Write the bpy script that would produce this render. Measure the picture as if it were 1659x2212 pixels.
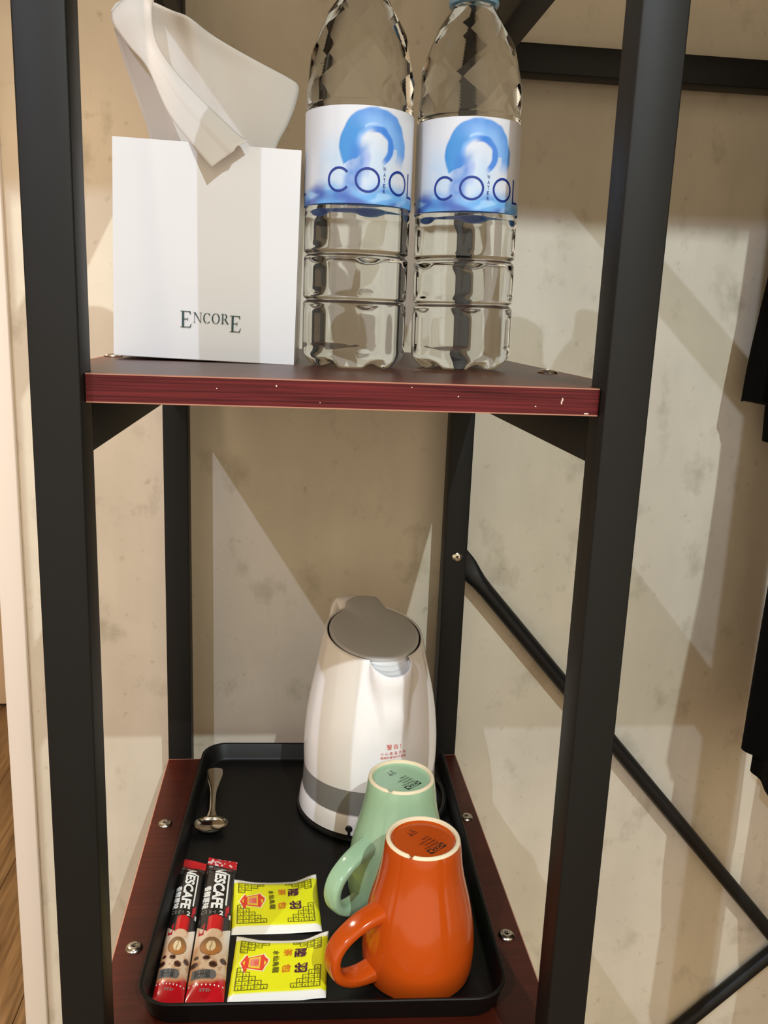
import bpy, bmesh, math, random
from math import sin, cos, pi, radians as R, atan2, sqrt, hypot
from mathutils import Vector, Matrix

for o in list(bpy.data.objects):
    bpy.data.objects.remove(o)
S = bpy.context.scene
COL = S.collection
rnd = random.Random(7)

# ------------------------------------------------------------------ camera
ZU = 1.25            # top of the upper shelf board
ZL = ZU - 0.4211     # top of the lower shelf board
cam_d = bpy.data.cameras.new('camera')
cam_d.sensor_fit = 'VERTICAL'
cam_d.sensor_height = 36.0
cam_d.lens = 1866.2 * 36.0 / 2212.0
cam_d.clip_start = 0.01
cam = bpy.data.objects.new('camera', cam_d)
COL.objects.link(cam)
yaw, pitch, roll = 0.1103, 0.2195, 0.0387
fw = Vector((sin(yaw) * cos(pitch), cos(yaw) * cos(pitch), -sin(pitch)))
rt = Vector((cos(yaw), -sin(yaw), 0))
up = rt.cross(fw)
r2 = cos(roll) * rt + sin(roll) * up
u2 = -sin(roll) * rt + cos(roll) * up
cam.matrix_world = Matrix(((r2.x, u2.x, -fw.x, 0.1216), (r2.y, u2.y, -fw.y, -0.419),
                           (r2.z, u2.z, -fw.z, ZU + 0.0302), (0, 0, 0, 1)))
S.camera = cam

# ------------------------------------------------------------------ light
S.view_settings.view_transform = 'Standard'
S.view_settings.look = 'None'
S.view_settings.exposure = 0.0
S.view_settings.gamma = 1.0
S.view_settings.use_curve_mapping = False
W = bpy.data.worlds.new('room_light')
S.world = W
W.use_nodes = True
W.node_tree.nodes['Background'].inputs[0].default_value = (1.0, 0.84, 0.62, 1)
W.node_tree.nodes['Background'].inputs[1].default_value = 1.30


def spot(name, loc, target, energy, color, size=110, radius=0.009, blend=0.4):
    l = bpy.data.lights.new(name, 'SPOT')
    l.energy = energy
    l.color = color
    l.spot_size = R(size)
    l.spot_blend = blend
    l.shadow_soft_size = radius
    o = bpy.data.objects.new(name, l)
    COL.objects.link(o)
    o.location = loc
    o.rotation_euler = (Vector(target) - Vector(loc)).to_track_quat('-Z', 'Y').to_euler()
    return o


spot('ceiling_spot_left', (-0.90, -1.56, ZU + 1.38), (0.1, 0.45, ZU - 0.1), 98, (0.66, 0.77, 1.0))
spot('ceiling_spot_right', (0.612, -1.54, ZU + 1.38), (0.25, 0.45, ZU - 0.1), 132, (0.82, 0.95, 1.0))
spot('soffit_spot', (-0.03, 0.0, ZU + 1.05), (-0.05, 0.045, ZU - 0.6), 80, (1.0, 0.78, 0.62), 74, 0.03, 1.0)
spot('hall_fill', (-1.1, 1.3, ZU + 1.3), (-0.9, 1.9, 0.4), 60, (1.0, 0.85, 0.66), 140, 0.06)  # unseen fill light, added to brighten the hall


# ------------------------------------------------------------------ helpers
def lin(h):
    h = h.lstrip('#')
    out = []
    for i in (0, 2, 4):
        c = int(h[i:i + 2], 16) / 255
        out.append(c / 12.92 if c <= 0.04045 else ((c + 0.055) / 1.055) ** 2.4)
    return tuple(out) + (1.0,)


def mat(name, color='#808080', rough=0.5, metal=0.0, spec=0.5, coat=0.0, bump=None, trans=0.0, ior=1.45, sss=0.0):
    m = bpy.data.materials.new(name)
    m.use_nodes = True
    b = m.node_tree.nodes['Principled BSDF']
    b.inputs['Base Color'].default_value = lin(color) if isinstance(color, str) else color
    b.inputs['Roughness'].default_value = rough
    b.inputs['Metallic'].default_value = metal
    b.inputs['Specular IOR Level'].default_value = spec
    b.inputs['Coat Weight'].default_value = coat
    b.inputs['Coat Roughness'].default_value = 0.08
    b.inputs['Transmission Weight'].default_value = trans
    b.inputs['IOR'].default_value = ior
    if sss:
        b.inputs['Subsurface Weight'].default_value = sss
        b.inputs['Subsurface Radius'].default_value = (0.004, 0.003, 0.002)
    if bump:
        scale, strength, dist = bump
        nt = m.node_tree
        tc = nt.nodes.new('ShaderNodeTexCoord')
        n = nt.nodes.new('ShaderNodeTexNoise')
        n.inputs['Scale'].default_value = scale
        n.inputs['Detail'].default_value = 4
        bp = nt.nodes.new('ShaderNodeBump')
        bp.inputs['Strength'].default_value = strength
        bp.inputs['Distance'].default_value = dist
        nt.links.new(tc.outputs['Object'], n.inputs['Vector'])
        nt.links.new(n.outputs['Fac'], bp.inputs['Height'])
        nt.links.new(bp.outputs['Normal'], b.inputs['Normal'])
    return m


def vary(m, c1, c2, scale=(1, 1, 1), noise=5.0, detail=6, lo=0.35, hi=0.65, dist=0.0):
    """mix two colours over the base colour by a stretched noise in object space"""
    nt = m.node_tree
    b = nt.nodes['Principled BSDF']
    tc = nt.nodes.new('ShaderNodeTexCoord')
    mp = nt.nodes.new('ShaderNodeMapping')
    mp.inputs['Scale'].default_value = scale
    n = nt.nodes.new('ShaderNodeTexNoise')
    n.inputs['Scale'].default_value = noise
    n.inputs['Detail'].default_value = detail
    n.inputs['Distortion'].default_value = dist
    cr = nt.nodes.new('ShaderNodeValToRGB')
    cr.color_ramp.elements[0].position = lo
    cr.color_ramp.elements[1].position = hi
    cr.color_ramp.elements[0].color = lin(c1)
    cr.color_ramp.elements[1].color = lin(c2)
    nt.links.new(tc.outputs['Object'], mp.inputs['Vector'])
    nt.links.new(mp.outputs['Vector'], n.inputs['Vector'])
    nt.links.new(n.outputs['Fac'], cr.inputs['Fac'])
    nt.links.new(cr.outputs['Color'], b.inputs['Base Color'])
    return cr


def painted(name, rough=0.4, spec=0.5, coat=0.0, transl=0.0):
    """material whose colour is the printed design stored on the mesh"""
    m = mat(name, rough=rough, spec=spec, coat=coat)
    nt = m.node_tree
    a = nt.nodes.new('ShaderNodeVertexColor')
    a.layer_name = 'print'
    nt.links.new(a.outputs['Color'], nt.nodes['Principled BSDF'].inputs['Base Color'])
    return m


def link(name, me, parent=None, loc=None):
    o = bpy.data.objects.new(name, me)
    COL.objects.link(o)
    if parent is not None:
        o.parent = parent
    if loc is not None:
        o.location = loc
    return o


def mk(name, verts, faces, m, parent=None, smooth=False, loc=None, autos=None, fix=True):
    me = bpy.data.meshes.new(name)
    me.from_pydata([tuple(v) for v in verts], [], faces)
    bm = bmesh.new()
    bm.from_mesh(me)
    if fix:
        bmesh.ops.recalc_face_normals(bm, faces=bm.faces)
    bm.to_mesh(me)
    bm.free()
    if m is not None:
        me.materials.append(m)
    if smooth:
        for p in me.polygons:
            p.use_smooth = True
        if autos:
            me.set_sharp_from_angle(angle=R(autos))
    return link(name, me, parent, loc)


def thing(name, label, cat, loc=(0, 0, 0), rotz=0.0, group=None, rot=None):
    o = bpy.data.objects.new(name, None)
    o.empty_display_size = 0.02
    COL.objects.link(o)
    o.location = loc
    o.rotation_euler = rot if rot else (0, 0, rotz)
    o['label'] = label
    o['category'] = cat
    if group:
        o['group'] = group
    return o


def box(name, lo, hi, m, parent=None, bev=0.0, seg=2, smooth=True):
    bm = bmesh.new()
    bmesh.ops.create_cube(bm, size=1.0)
    for v in bm.verts:
        v.co = Vector([lo[i] + (v.co[i] + 0.5) * (hi[i] - lo[i]) for i in range(3)])
    if bev:
        bmesh.ops.bevel(bm, geom=bm.edges[:], offset=bev, segments=seg, profile=0.5, affect='EDGES')
    me = bpy.data.meshes.new(name)
    bm.to_mesh(me)
    bm.free()
    me.materials.append(m)
    if bev and smooth:
        for p in me.polygons:
            p.use_smooth = True
        me.set_sharp_from_angle(angle=R(50))
    return link(name, me, parent)


def prism(name, poly, z0, z1, m, parent=None, bev=0.0):
    """extrude a flat outline (x, y) from z0 to z1"""
    n = len(poly)
    vs = [(x, y, z0) for x, y in poly] + [(x, y, z1) for x, y in poly]
    fs = [list(range(n))[::-1], list(range(n, 2 * n))] + [[i, (i + 1) % n, n + (i + 1) % n, n + i] for i in range(n)]
    o = mk(name, vs, fs, m, parent)
    if bev:
        bm = bmesh.new()
        bm.from_mesh(o.data)
        bmesh.ops.bevel(bm, geom=bm.edges[:], offset=bev, segments=2, affect='EDGES')
        bm.to_mesh(o.data)
        bm.free()
    return o


def grid_faces(nu, nv, closed):
    fs = []
    for j in range(nv - 1):
        for i in range(nu if closed else nu - 1):
            a, b = j * nu + i, j * nu + (i + 1) % nu
            fs.append((a, b, b + nu, a + nu))
    return fs


def lathe(name, prof, m, parent=None, n=64, cap0=True, cap1=True, f=None, smooth=True, autos=35, loc=None):
    """prof = [(r, z)...]; f(phi, r, z) may return a displaced (x, y, z)"""
    vs = []
    for r, z in prof:
        for i in range(n):
            a = 2 * pi * i / n
            vs.append(f(a, r, z) if f else (r * cos(a), r * sin(a), z))
    fs = grid_faces(n, len(prof), True)
    if cap0:
        fs.append(tuple(range(n))[::-1])
    if cap1:
        k = (len(prof) - 1) * n
        fs.append(tuple(range(k, k + n)))
    return mk(name, vs, fs, m, parent, smooth, loc, autos)


def loft(name, rings, m, parent=None, closed_path=False, smooth=True, autos=60, caps=True):
    n = len(rings[0])
    vs = [p for ring in rings for p in ring]
    fs = grid_faces(n, len(rings), True)
    if closed_path:
        k = (len(rings) - 1) * n
        for i in range(n):
            fs.append((k + i, k + (i + 1) % n, (i + 1) % n, i))
    elif caps:
        fs.append(tuple(range(n))[::-1])
        k = (len(rings) - 1) * n
        fs.append(tuple(range(k, k + n)))
    return mk(name, vs, fs, m, parent, smooth, None, autos)


def sweep_rings(path, ab, side, n=16, power=1.0):
    """rings round a path; ab = [(half width along 'side', half thickness)], side = fixed direction"""
    rings = []
    for k, p in enumerate(path):
        p = Vector(p)
        t = (Vector(path[min(k + 1, len(path) - 1)]) - Vector(path[max(k - 1, 0)])).normalized()
        s = Vector(side) - t * Vector(side).dot(t)
        s.normalize()
        u = t.cross(s)
        a, b = ab[k]
        ring = []
        for i in range(n):
            q = 2 * pi * i / n
            cx, sx = cos(q), sin(q)
            cx = math.copysign(abs(cx) ** power, cx)
            sx = math.copysign(abs(sx) ** power, sx)
            ring.append(p + s * (a * cx) + u * (b * sx))
        rings.append(ring)
    return rings


def catmull(pts, k=6):
    P = [Vector(p) for p in pts]
    out = []
    for i in range(len(P) - 1):
        p0, p1, p2, p3 = P[max(i - 1, 0)], P[i], P[i + 1], P[min(i + 2, len(P) - 1)]
        for j in range(k):
            t = j / k
            out.append(0.5 * (2 * p1 + (p2 - p0) * t + (2 * p0 - 5 * p1 + 4 * p2 - p3) * t * t + (3 * p1 - p0 - 3 * p2 + p3) * t ** 3))
    out.append(P[-1])
    return out


def sm(a, b, x):
    t = min(1.0, max(0.0, (x - a) / (b - a)))
    return t * t * (3 - 2 * t)


def mixc(a, b, t):
    return tuple(a[i] + (b[i] - a[i]) * t for i in range(3)) + (1.0,)


def paint(o, func):
    """store a printed design: func(vertex index) -> linear rgba"""
    a = o.data.color_attributes.new('print', 'FLOAT_COLOR', 'POINT')
    buf = []
    for i in range(len(o.data.vertices)):
        buf.extend(func(i))
    a.data.foreach_set('color', buf)


_tc = {}


def text_geo(s, bold=0.0, space=1.0):
    """flat triangulated lettering, normalised to the box 0..1 x 0..1; returns verts, faces, aspect"""
    key = (s, bold, space)
    if key not in _tc:
        c = bpy.data.curves.new('txt', 'FONT')
        c.body = s
        c.size = 1
        c.resolution_u = 3
        c.offset = bold
        c.space_character = space
        o = bpy.data.objects.new('txt', c)
        COL.objects.link(o)
        dg = bpy.context.evaluated_depsgraph_get()
        me = bpy.data.meshes.new_from_object(o.evaluated_get(dg))
        vs = [(v.co.x, v.co.y) for v in me.vertices]
        fs = [tuple(p.vertices) for p in me.polygons]
        bpy.data.objects.remove(o)
        bpy.data.curves.remove(c)
        bpy.data.meshes.remove(me)
        x0, x1 = min(v[0] for v in vs), max(v[0] for v in vs)
        y0, y1 = min(v[1] for v in vs), max(v[1] for v in vs)
        vs = [((x - x0) / (x1 - x0), (y - y0) / (y1 - y0)) for x, y in vs]
        _tc[key] = (vs, fs, (x1 - x0) / (y1 - y0))
    return _tc[key]


class Flat:
    """collects flat printed shapes in a 2-D design space, then maps them to a surface"""

    def __init__(self):
        self.v, self.f = [], []

    def add(self, vs, fs):
        k = len(self.v)
        self.v += list(vs)
        self.f += [tuple(i + k for i in f) for f in fs]

    def poly(self, pts):
        self.add(pts, [tuple(range(len(pts)))])

    def rect(self, x0, y0, x1, y1):
        self.poly([(x0, y0), (x1, y0), (x1, y1), (x0, y1)])

    def line(self, p, q, w):
        dx, dy = q[0] - p[0], q[1] - p[1]
        d = hypot(dx, dy) or 1
        nx, ny = -dy / d * w / 2, dx / d * w / 2
        self.poly([(p[0] + nx, p[1] + ny), (q[0] + nx, q[1] + ny), (q[0] - nx, q[1] - ny), (p[0] - nx, p[1] - ny)])

    def ring(self, cx, cy, a, b, ai, bi, a0=0.0, a1=360.0, n=40):
        vs = []
        for i in range(n + 1):
            t = R(a0 + (a1 - a0) * i / n)
            vs += [(cx + a * cos(t), cy + b * sin(t)), (cx + ai * cos(t), cy + bi * sin(t))]
        self.add(vs, [(2 * i, 2 * i + 2, 2 * i + 3, 2 * i + 1) for i in range(n)])

    def disc(self, cx, cy, a, b, n=28):
        self.poly([(cx + a * cos(2 * pi * i / n), cy + b * sin(2 * pi * i / n)) for i in range(n)])

    def text(self, s, x0, y0, x1, y1, rot=0, bold=0.0):
        vs, fs, _ = text_geo(s, bold)
        out = []
        for x, y in vs:
            if rot == 90:      # reads downwards, tops of the letters to the right
                out.append((x0 + y * (x1 - x0), y1 - x * (y1 - y0)))
            else:
                out.append((x0 + x * (x1 - x0), y0 + y * (y1 - y0)))
        self.add(out, fs)

    def smallprint(self, x0, y0, x1, y1, n, gap=0.25):
        """a row of n characters too small to read: a few strokes each"""
        r_ = random.Random(n * 31 + int(1e5 * abs(x0 + y0)))
        w = (x1 - x0) / n
        for i in range(n):
            a, b = x0 + i * w, x0 + (i + 1 - gap) * w
            h = y1 - y0
            for q in (0.08, 0.5, 0.92):
                if r_.random() < 0.85:
                    self.rect(a, y0 + (q - 0.08) * h, b, y0 + (q + 0.08) * h)
            v = a + (b - a) * r_.choice((0.1, 0.5, 0.9))
            self.rect(v - 0.09 * w, y0, v + 0.09 * w, y1)

    def build(self, name, fn, m, parent, cell=0.0):
        me = bpy.data.meshes.new(name)
        me.from_pydata([(x, y, 0) for x, y in self.v], [], self.f)
        bm = bmesh.new()
        bm.from_mesh(me)
        if cell:
            bmesh.ops.triangulate(bm, faces=bm.faces[:])
            for _ in range(5):
                es = [e for e in bm.edges if e.calc_length() > cell]
                if not es:
                    break
                bmesh.ops.subdivide_edges(bm, edges=es, cuts=1)
                bmesh.ops.triangulate(bm, faces=bm.faces[:])
        for v in bm.verts:
            v.co = Vector(fn(v.co.x, v.co.y))
        bm.to_mesh(me)
        bm.free()
        me.materials.append(m)
        return link(name, me, parent)


# ------------------------------------------------------------------ materials
M_black = mat('black_powder_coat', '#141311', 0.5, spec=0.26, bump=(2500, 0.08, 0.0002))
M_tube = mat('black_satin_tube', '#131313', 0.42, spec=0.35)
M_top = mat('dark_mahogany_laminate', '#4a2018', 0.36, spec=0.4)
vary(M_top, '#3a1309', '#491b0f', (3, 60, 60), 6, 5, 0.3, 0.7)
M_edge = mat('mahogany_edge_strip', '#5c2224', 0.42, spec=0.22)
cr = vary(M_edge, '#360b0d', '#6a2224', (5, 5, 420), 2.2, 5, 0.33, 0.66, 0.4)
M_lip = mat('worn_edge_line', '#a8735c', 0.6)
M_steel = mat('bright_zinc', '#c9c2b4', 0.22, 1.0, bump=(300, 0.1, 0.0005))
M_dark = mat('dark_hollow', '#12100e', 0.6)

# plaster wall: blotches, faint streaks and sparse grey scuffs
M_wall = mat('plaster_wall', '#cfc6b2', 0.62, spec=0.25, bump=(40, 0.08, 0.002))


def wall_nodes(m):
    nt = m.node_tree
    b = nt.nodes['Principled BSDF']
    tc = nt.nodes.new('ShaderNodeTexCoord')

    def noise(scale, detail, mapscale, lo, hi, c0, c1):
        mp = nt.nodes.new('ShaderNodeMapping')
        mp.inputs['Scale'].default_value = mapscale
        n = nt.nodes.new('ShaderNodeTexNoise')
        n.inputs['Scale'].default_value = scale
        n.inputs['Detail'].default_value = detail
        n.inputs['Roughness'].default_value = 0.6
        r = nt.nodes.new('ShaderNodeValToRGB')
        r.color_ramp.elements[0].position = lo
        r.color_ramp.elements[1].position = hi
        r.color_ramp.elements[0].color = c0
        r.color_ramp.elements[1].color = c1
        nt.links.new(tc.outputs['Object'], mp.inputs['Vector'])
        nt.links.new(mp.outputs['Vector'], n.inputs['Vector'])
        nt.links.new(n.outputs['Fac'], r.inputs['Fac'])
        return r.outputs['Color']

    def mul(a, bb):
        x = nt.nodes.new('ShaderNodeMix')
        x.data_type = 'RGBA'
        x.blend_type = 'MULTIPLY'
        x.inputs[0].default_value = 1.0
        nt.links.new(a, x.inputs[6])
        nt.links.new(bb, x.inputs[7])
        return x.outputs[2]
    one = (1, 1, 1, 1)
    base = noise(5.0, 6, (1, 1, 1), 0.3, 0.7, lin('#c2b8a6'), lin('#d3c8b4'))
    streak = noise(14.0, 5, (1, 1, 0.22), 0.36, 0.62, (0.90, 0.90, 0.89, 1), one)
    scuff = noise(22.0, 7, (1, 1, 0.7), 0.30, 0.44, (0.74, 0.73, 0.70, 1), one)
    fine = noise(70.0, 4, (1, 1, 1), 0.26, 0.36, (0.78, 0.76, 0.72, 1), one)
    nt.links.new(mul(mul(mul(base, streak), scuff), fine), b.inputs['Base Color'])


wall_nodes(M_wall)
M_white = mat('white_gloss_paint', '#ece6dc', 0.35)
M_ceil = mat('ceiling_paint', '#d9d2c4', 0.8)
M_door = mat('door_veneer', '#e6c6a2', 0.5)
M_gap = mat('wall_seam', '#8d8474', 0.8)
M_plank = mat('oak_plank', '#8a6a45', 0.4)
vary(M_plank, '#6b4f31', '#a48157', (22, 1.6, 6), 3, 6, 0.3, 0.7, 0.6)

# ------------------------------------------------------------------ room
YW = 0.455           # face of the back wall


def structure(o):
    o['kind'] = 'structure'
    return o


wall_b = structure(box('wall_back', (-0.1462, YW, 0), (2.4, YW + 0.11, 2.66), M_wall))
trim = structure(box('trim_1', (-0.1700, YW - 0.006, 0), (-0.1466, YW + 0.118, 2.2), M_white, bev=0.0012))
structure(box('wall_far', (-3.0, 2.33, 0), (0.6, 2.43, 2.66), M_ceil))
dr = structure(box('door_1', (-1.25, 2.305, 0.008), (-0.42, 2.328, 2.05), M_door, bev=0.002))
box('door_handle', (-0.53, 2.25, 1.0), (-0.42, 2.262, 1.02), M_steel, dr, 0.003)
box('handle_stem', (-0.445, 2.262, 1.0), (-0.43, 2.306, 1.02), M_steel, dr, 0.002)
structure(box('wall_right', (2.4, -1.2, 0), (2.5, YW, 2.66), M_wall))
structure(box('ceiling', (-3.0, -2.6, 2.64), (2.5, 2.43, 2.72), M_ceil))
structure(box('ceiling_soffit', (-1.5, -0.50, ZU + 1.062), (2.4, YW, 2.64), M_ceil))
structure(box('shadow_beam', (-1.5, -0.50, ZU + 0.726), (2.4, -0.44, ZU + 1.062), M_ceil))  # unseen, added and sized to set the spots' shadow edge on the wall
fl = structure(box('floor', (-3.0, -2.6, -0.06), (2.5, 2.43, -0.012), M_dark))
for i in range(37):
    x0 = -2.98 + i * 0.145
    y = -2.6 + 0.3 + (i * 0.43) % 0.9
    end = YW if x0 + 0.145 > -0.172 else 2.328
    cuts = [-2.6]
    while y < end - 0.12:
        cuts.append(y)
        y += 1.25
    cuts.append(end)
    for a, b in zip(cuts[:-1], cuts[1:]):
        box('plank', (x0 + 0.0008, a + 0.0008, -0.012), (x0 + 0.1442, b - 0.0008, 0.0), M_plank, fl, 0.001, 1)
structure(box('wall_left', (-3.1, -0.4, 0), (-3.0, 2.43, 2.66), M_ceil))

# ------------------------------------------------------------------ the rack
WD, PW, DP = 0.300, 0.0231, 0.4355
rack = thing('clothes_rack', 'black square tube open wardrobe rack with two mahogany shelf boards against plaster wall', 'rack')
TOPZ = ZU + 0.62
FARX = 1.105
for x in (0, WD - PW, FARX, FARX + WD - PW):
    for y in (0, DP - PW):
        box('post', (x, y, 0), (x + PW, y + PW, TOPZ), M_black, rack, 0.0011)
SH = 0.014           # board thickness


def side_rails(z, x0=0.0):
    for x in (x0, x0 + WD - PW):
        box('side_rail', (x, PW - 0.0006, z - SH - 0.0259), (x + PW, DP - PW + 0.0006, z - SH), M_black, rack, 0.0011)


side_rails(ZU)
side_rails(ZL)
side_rails(ZU + 0.291)
side_rails(TOPZ)
side_rails(TOPZ, FARX)
side_rails(0.20)
box('back_rail', (WD - 0.0006, DP - PW, ZU + 0.2525), (FARX + 0.0006, DP, ZU + 0.2775), M_black, rack, 0.0011)
box('front_rail', (WD - 0.0006, 0, TOPZ - 0.026), (FARX + 0.0006, PW, TOPZ), M_black, rack, 0.0011)
# hanging rail between the two towers
hr = [(WD - 0.001, 0.2, ZU + 0.49), (FARX + 0.001, 0.2, ZU + 0.49)]
loft('hanging_rail', sweep_rings(hr, [(0.0125, 0.0125)] * 2, (0, 0, 1), 20), M_tube, rack)
for x in (WD - PW, FARX):
    box('rail_bracket', (x + (0.0 if x < 1 else 0.0), PW - 0.0006, ZU + 0.475), (x + PW, DP - PW + 0.0006, ZU + 0.505), M_black, rack, 0.0011)


def bolt(parent, loc, r=0.0062, h=0.0026, axis='z', slot=True):
    prof = [(r * 0.98, 0), (r, h * 0.25), (r * 0.9, h * 0.62), (r * 0.66, h * 0.9), (r * 0.45, h), (r * 0.36, h), (r * 0.30, h * 0.55), (0.0004, h * 0.45)]
    o = lathe('bolt', prof, M_steel, parent, 24, True, True)
    o.location = loc
    if axis == 'y':
        o.rotation_euler = (R(90), 0, 0)
    if slot:
        f = Flat()
        for q in (0.5, 0.5 + pi / 2):
            d = (cos(q) * r * 0.33, sin(q) * r * 0.33)
            f.line((-d[0], -d[1]), d, r * 0.16)
        s = f.build('cross_slot', lambda x, y: (x, y, h * 0.62), M_dark, parent)
        s.location = loc
        s.rotation_euler = o.rotation_euler
    return o


def shelf(z, name='shelf_board'):
    e = 0.0006
    poly = [(PW + e, 0.0080), (WD - PW - e, 0.0080), (WD - PW - e, PW + e), (WD, PW + e), (WD, DP - PW - e), (0, DP - PW - e), (0, PW + e), (PW + e, PW + e)]
    b = prism(name, poly, z - SH, z, M_top, rack)
    box('edge_band', (PW + e, 0.0074, z - SH + 0.0006), (WD - PW - e, 0.0081, z - 0.0006), M_edge, b)
    for zz in (z - 0.0006, z - SH):
        box('edge_line', (PW + e, 0.0073, zz), (WD - PW - e, 0.0082, zz + 0.0006), M_lip, b)
    for x in (-0.0003, WD - 0.0004):
        box('edge_line', (x, PW + e, z - 0.0007), (x + 0.0007, DP - PW - e, z + 0.0001), M_lip, b)
        box('edge_band', (x, PW + e, z - SH + 0.0004), (x + 0.0006, DP - PW - e, z - 0.0007), M_edge, b)
    box('edge_line', (0, DP - PW - e - 0.0004, z - 0.0007), (WD, DP - PW - e + 0.0003, z + 0.0001), M_lip, b)
    return b


su = shelf(ZU)
sl = shelf(ZL)
shade_board = shelf(TOPZ + SH)  # unseen top board, added to keep the soffit spot out of the tower
# chips of laminate knocked off the front edge of the upper board
for x, z, w, h in ((0.2569, -0.0060, 0.0006, 0.0016), (0.2565, -0.0075, 0.0006, 0.0018), (0.1135, -0.0035, 0.0007, 0.0008), (0.2035, -0.0060, 0.0006, 0.0006), (0.2432, -0.0098, 0.0006, 0.0005),
                   (0.2690, -0.0128, 0.0022, 0.0006), (0.0850, -0.0055, 0.0005, 0.0005), (0.1800, -0.0022, 0.0005, 0.0004), (0.135, -0.011, 0.0004, 0.0004)):
    box('edge_chip', (x, 0.0071, ZU + z - h / 2), (x + w, 0.0076, ZU + z + h / 2), mat('bare_board', '#d9c7b4', 0.7), su)
for x, y in ((0.0133, 0.2944), (0.0135, 0.1369), (0.2888, 0.2933), (0.2885, 0.1349)):
    bolt(sl, (x, y, ZL))
bolt(su, (0.2862, 0.1344, ZU), 0.0066, 0.0022)
bolt(su, (0.0062, 0.1625, ZU), 0.0060, 0.0020)
bolt(rack, (0.2897, DP - PW, ZU - 0.2019), 0.0052, 0.0022, 'y')


def brace(p, q, name='cross_brace'):
    p, q = Vector(p), Vector(q)
    d = (q - p)
    L = d.length
    d.normalize()
    side = Vector((-d.z, 0, d.x))
    ss = [(-0.0055, .0118, .0016), (0.0, .0122, .0016), (0.020, .0122, .0016), (0.026, .0118, .0022), (0.034, .0104, .0050), (0.045, .0088, .0078), (0.058, .0082, .0082)]
    ss = ss + [(L - a, b, c) for a, b, c in reversed(ss)]
    path = [p + d * s for s, _, _ in ss]
    return loft(name, sweep_rings(path, [(b, c) for _, b, c in ss], side, 20), M_tube, rack)


brace((0.2897, DP + 0.0022, ZU - 0.2019), (1.13, DP + 0.0022, ZU - 1.1600))
brace((0.2897, DP + 0.0110, ZU - 1.1300), (1.13, DP + 0.0110, ZU - 0.3160))

# ------------------------------------------------------------------ tissue box
M_card = mat('glossy_white_card', '#d3d0cf', 0.22, spec=0.5, coat=0.25)
M_ink = mat('dark_green_ink', '#26403f', 0.5)
BW, BD, BH = 0.1105, 0.108, 0.1262
tb = thing('tissue_box', 'square glossy white cardboard tissue box with dark serif lettering on upper shelf', 'tissue box',
           (0.0118, 0.1360, ZU + 0.0025), 0, rot=(0, R(1.25), R(-2.0)))


def wall_panel(fn, n=14):
    vs = [fn(i / n, j / n) for j in range(n + 1) for i in range(n + 1)]
    return vs, grid_faces(n + 1, n + 1, False)


def carton(parent):
    vs, fs = [], []

    def add(v, f):
        k = len(vs)
        vs.extend(v)
        fs.extend(tuple(i + k for i in q) for q in f)
    bulge = lambda s, t, a: a * sin(pi * s) * sin(pi * t) ** 0.8
    add(*wall_panel(lambda s, t: (BW * s, bulge(s, t, -0.0006), BH * t)))
    add(*wall_panel(lambda s, t: (BW + bulge(s, t, 0.0006), BD * s, BH * t)))
    add(*wall_panel(lambda s, t: (BW * (1 - s), BD, BH * t)))
    add(*wall_panel(lambda s, t: (bulge(s, t, -0.0032), BD * (1 - s), BH * t)))
    add(*wall_panel(lambda s, t: (BW * s, BD * t, 0), 2))
    # lid with a round-ended slot
    cx, cy, a, b = BW / 2, BD / 2, 0.040, 0.013
    n = 48
    outer, inner = [], []
    for i in range(n):
        q = 2 * pi * i / n
        dx, dy = cos(q), sin(q)
        k = min(BW / 2 / max(abs(dx), 1e-6), BD / 2 / max(abs(dy), 1e-6))
        outer.append((cx + dx * k, cy + dy * k, BH))
        inner.append((cx + a * dx, cy + b * dy, BH))
    for qx in (0, BW):
        for qy in (0, BD):
            k_ = min(range(n), key=lambda i_: hypot(outer[i_][0] - qx, outer[i_][1] - qy))
            outer[k_] = (qx, qy, BH)
    add(outer + inner, [(i, (i + 1) % n, n + (i + 1) % n, n + i) for i in range(n)])
    o = mk('carton', vs, fs, M_card, parent, False)
    bm = bmesh.new()
    bm.from_mesh(o.data)
    bmesh.ops.remove_doubles(bm, verts=bm.verts, dist=0.00005)
    bmesh.ops.recalc_face_normals(bm, faces=bm.faces)
    bm.to_mesh(o.data)
    bm.free()
    sd = o.modifiers.new('card', 'SOLIDIFY')
    sd.thickness = 0.0006
    sd.offset = -1
    return o


carton(tb)


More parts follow.
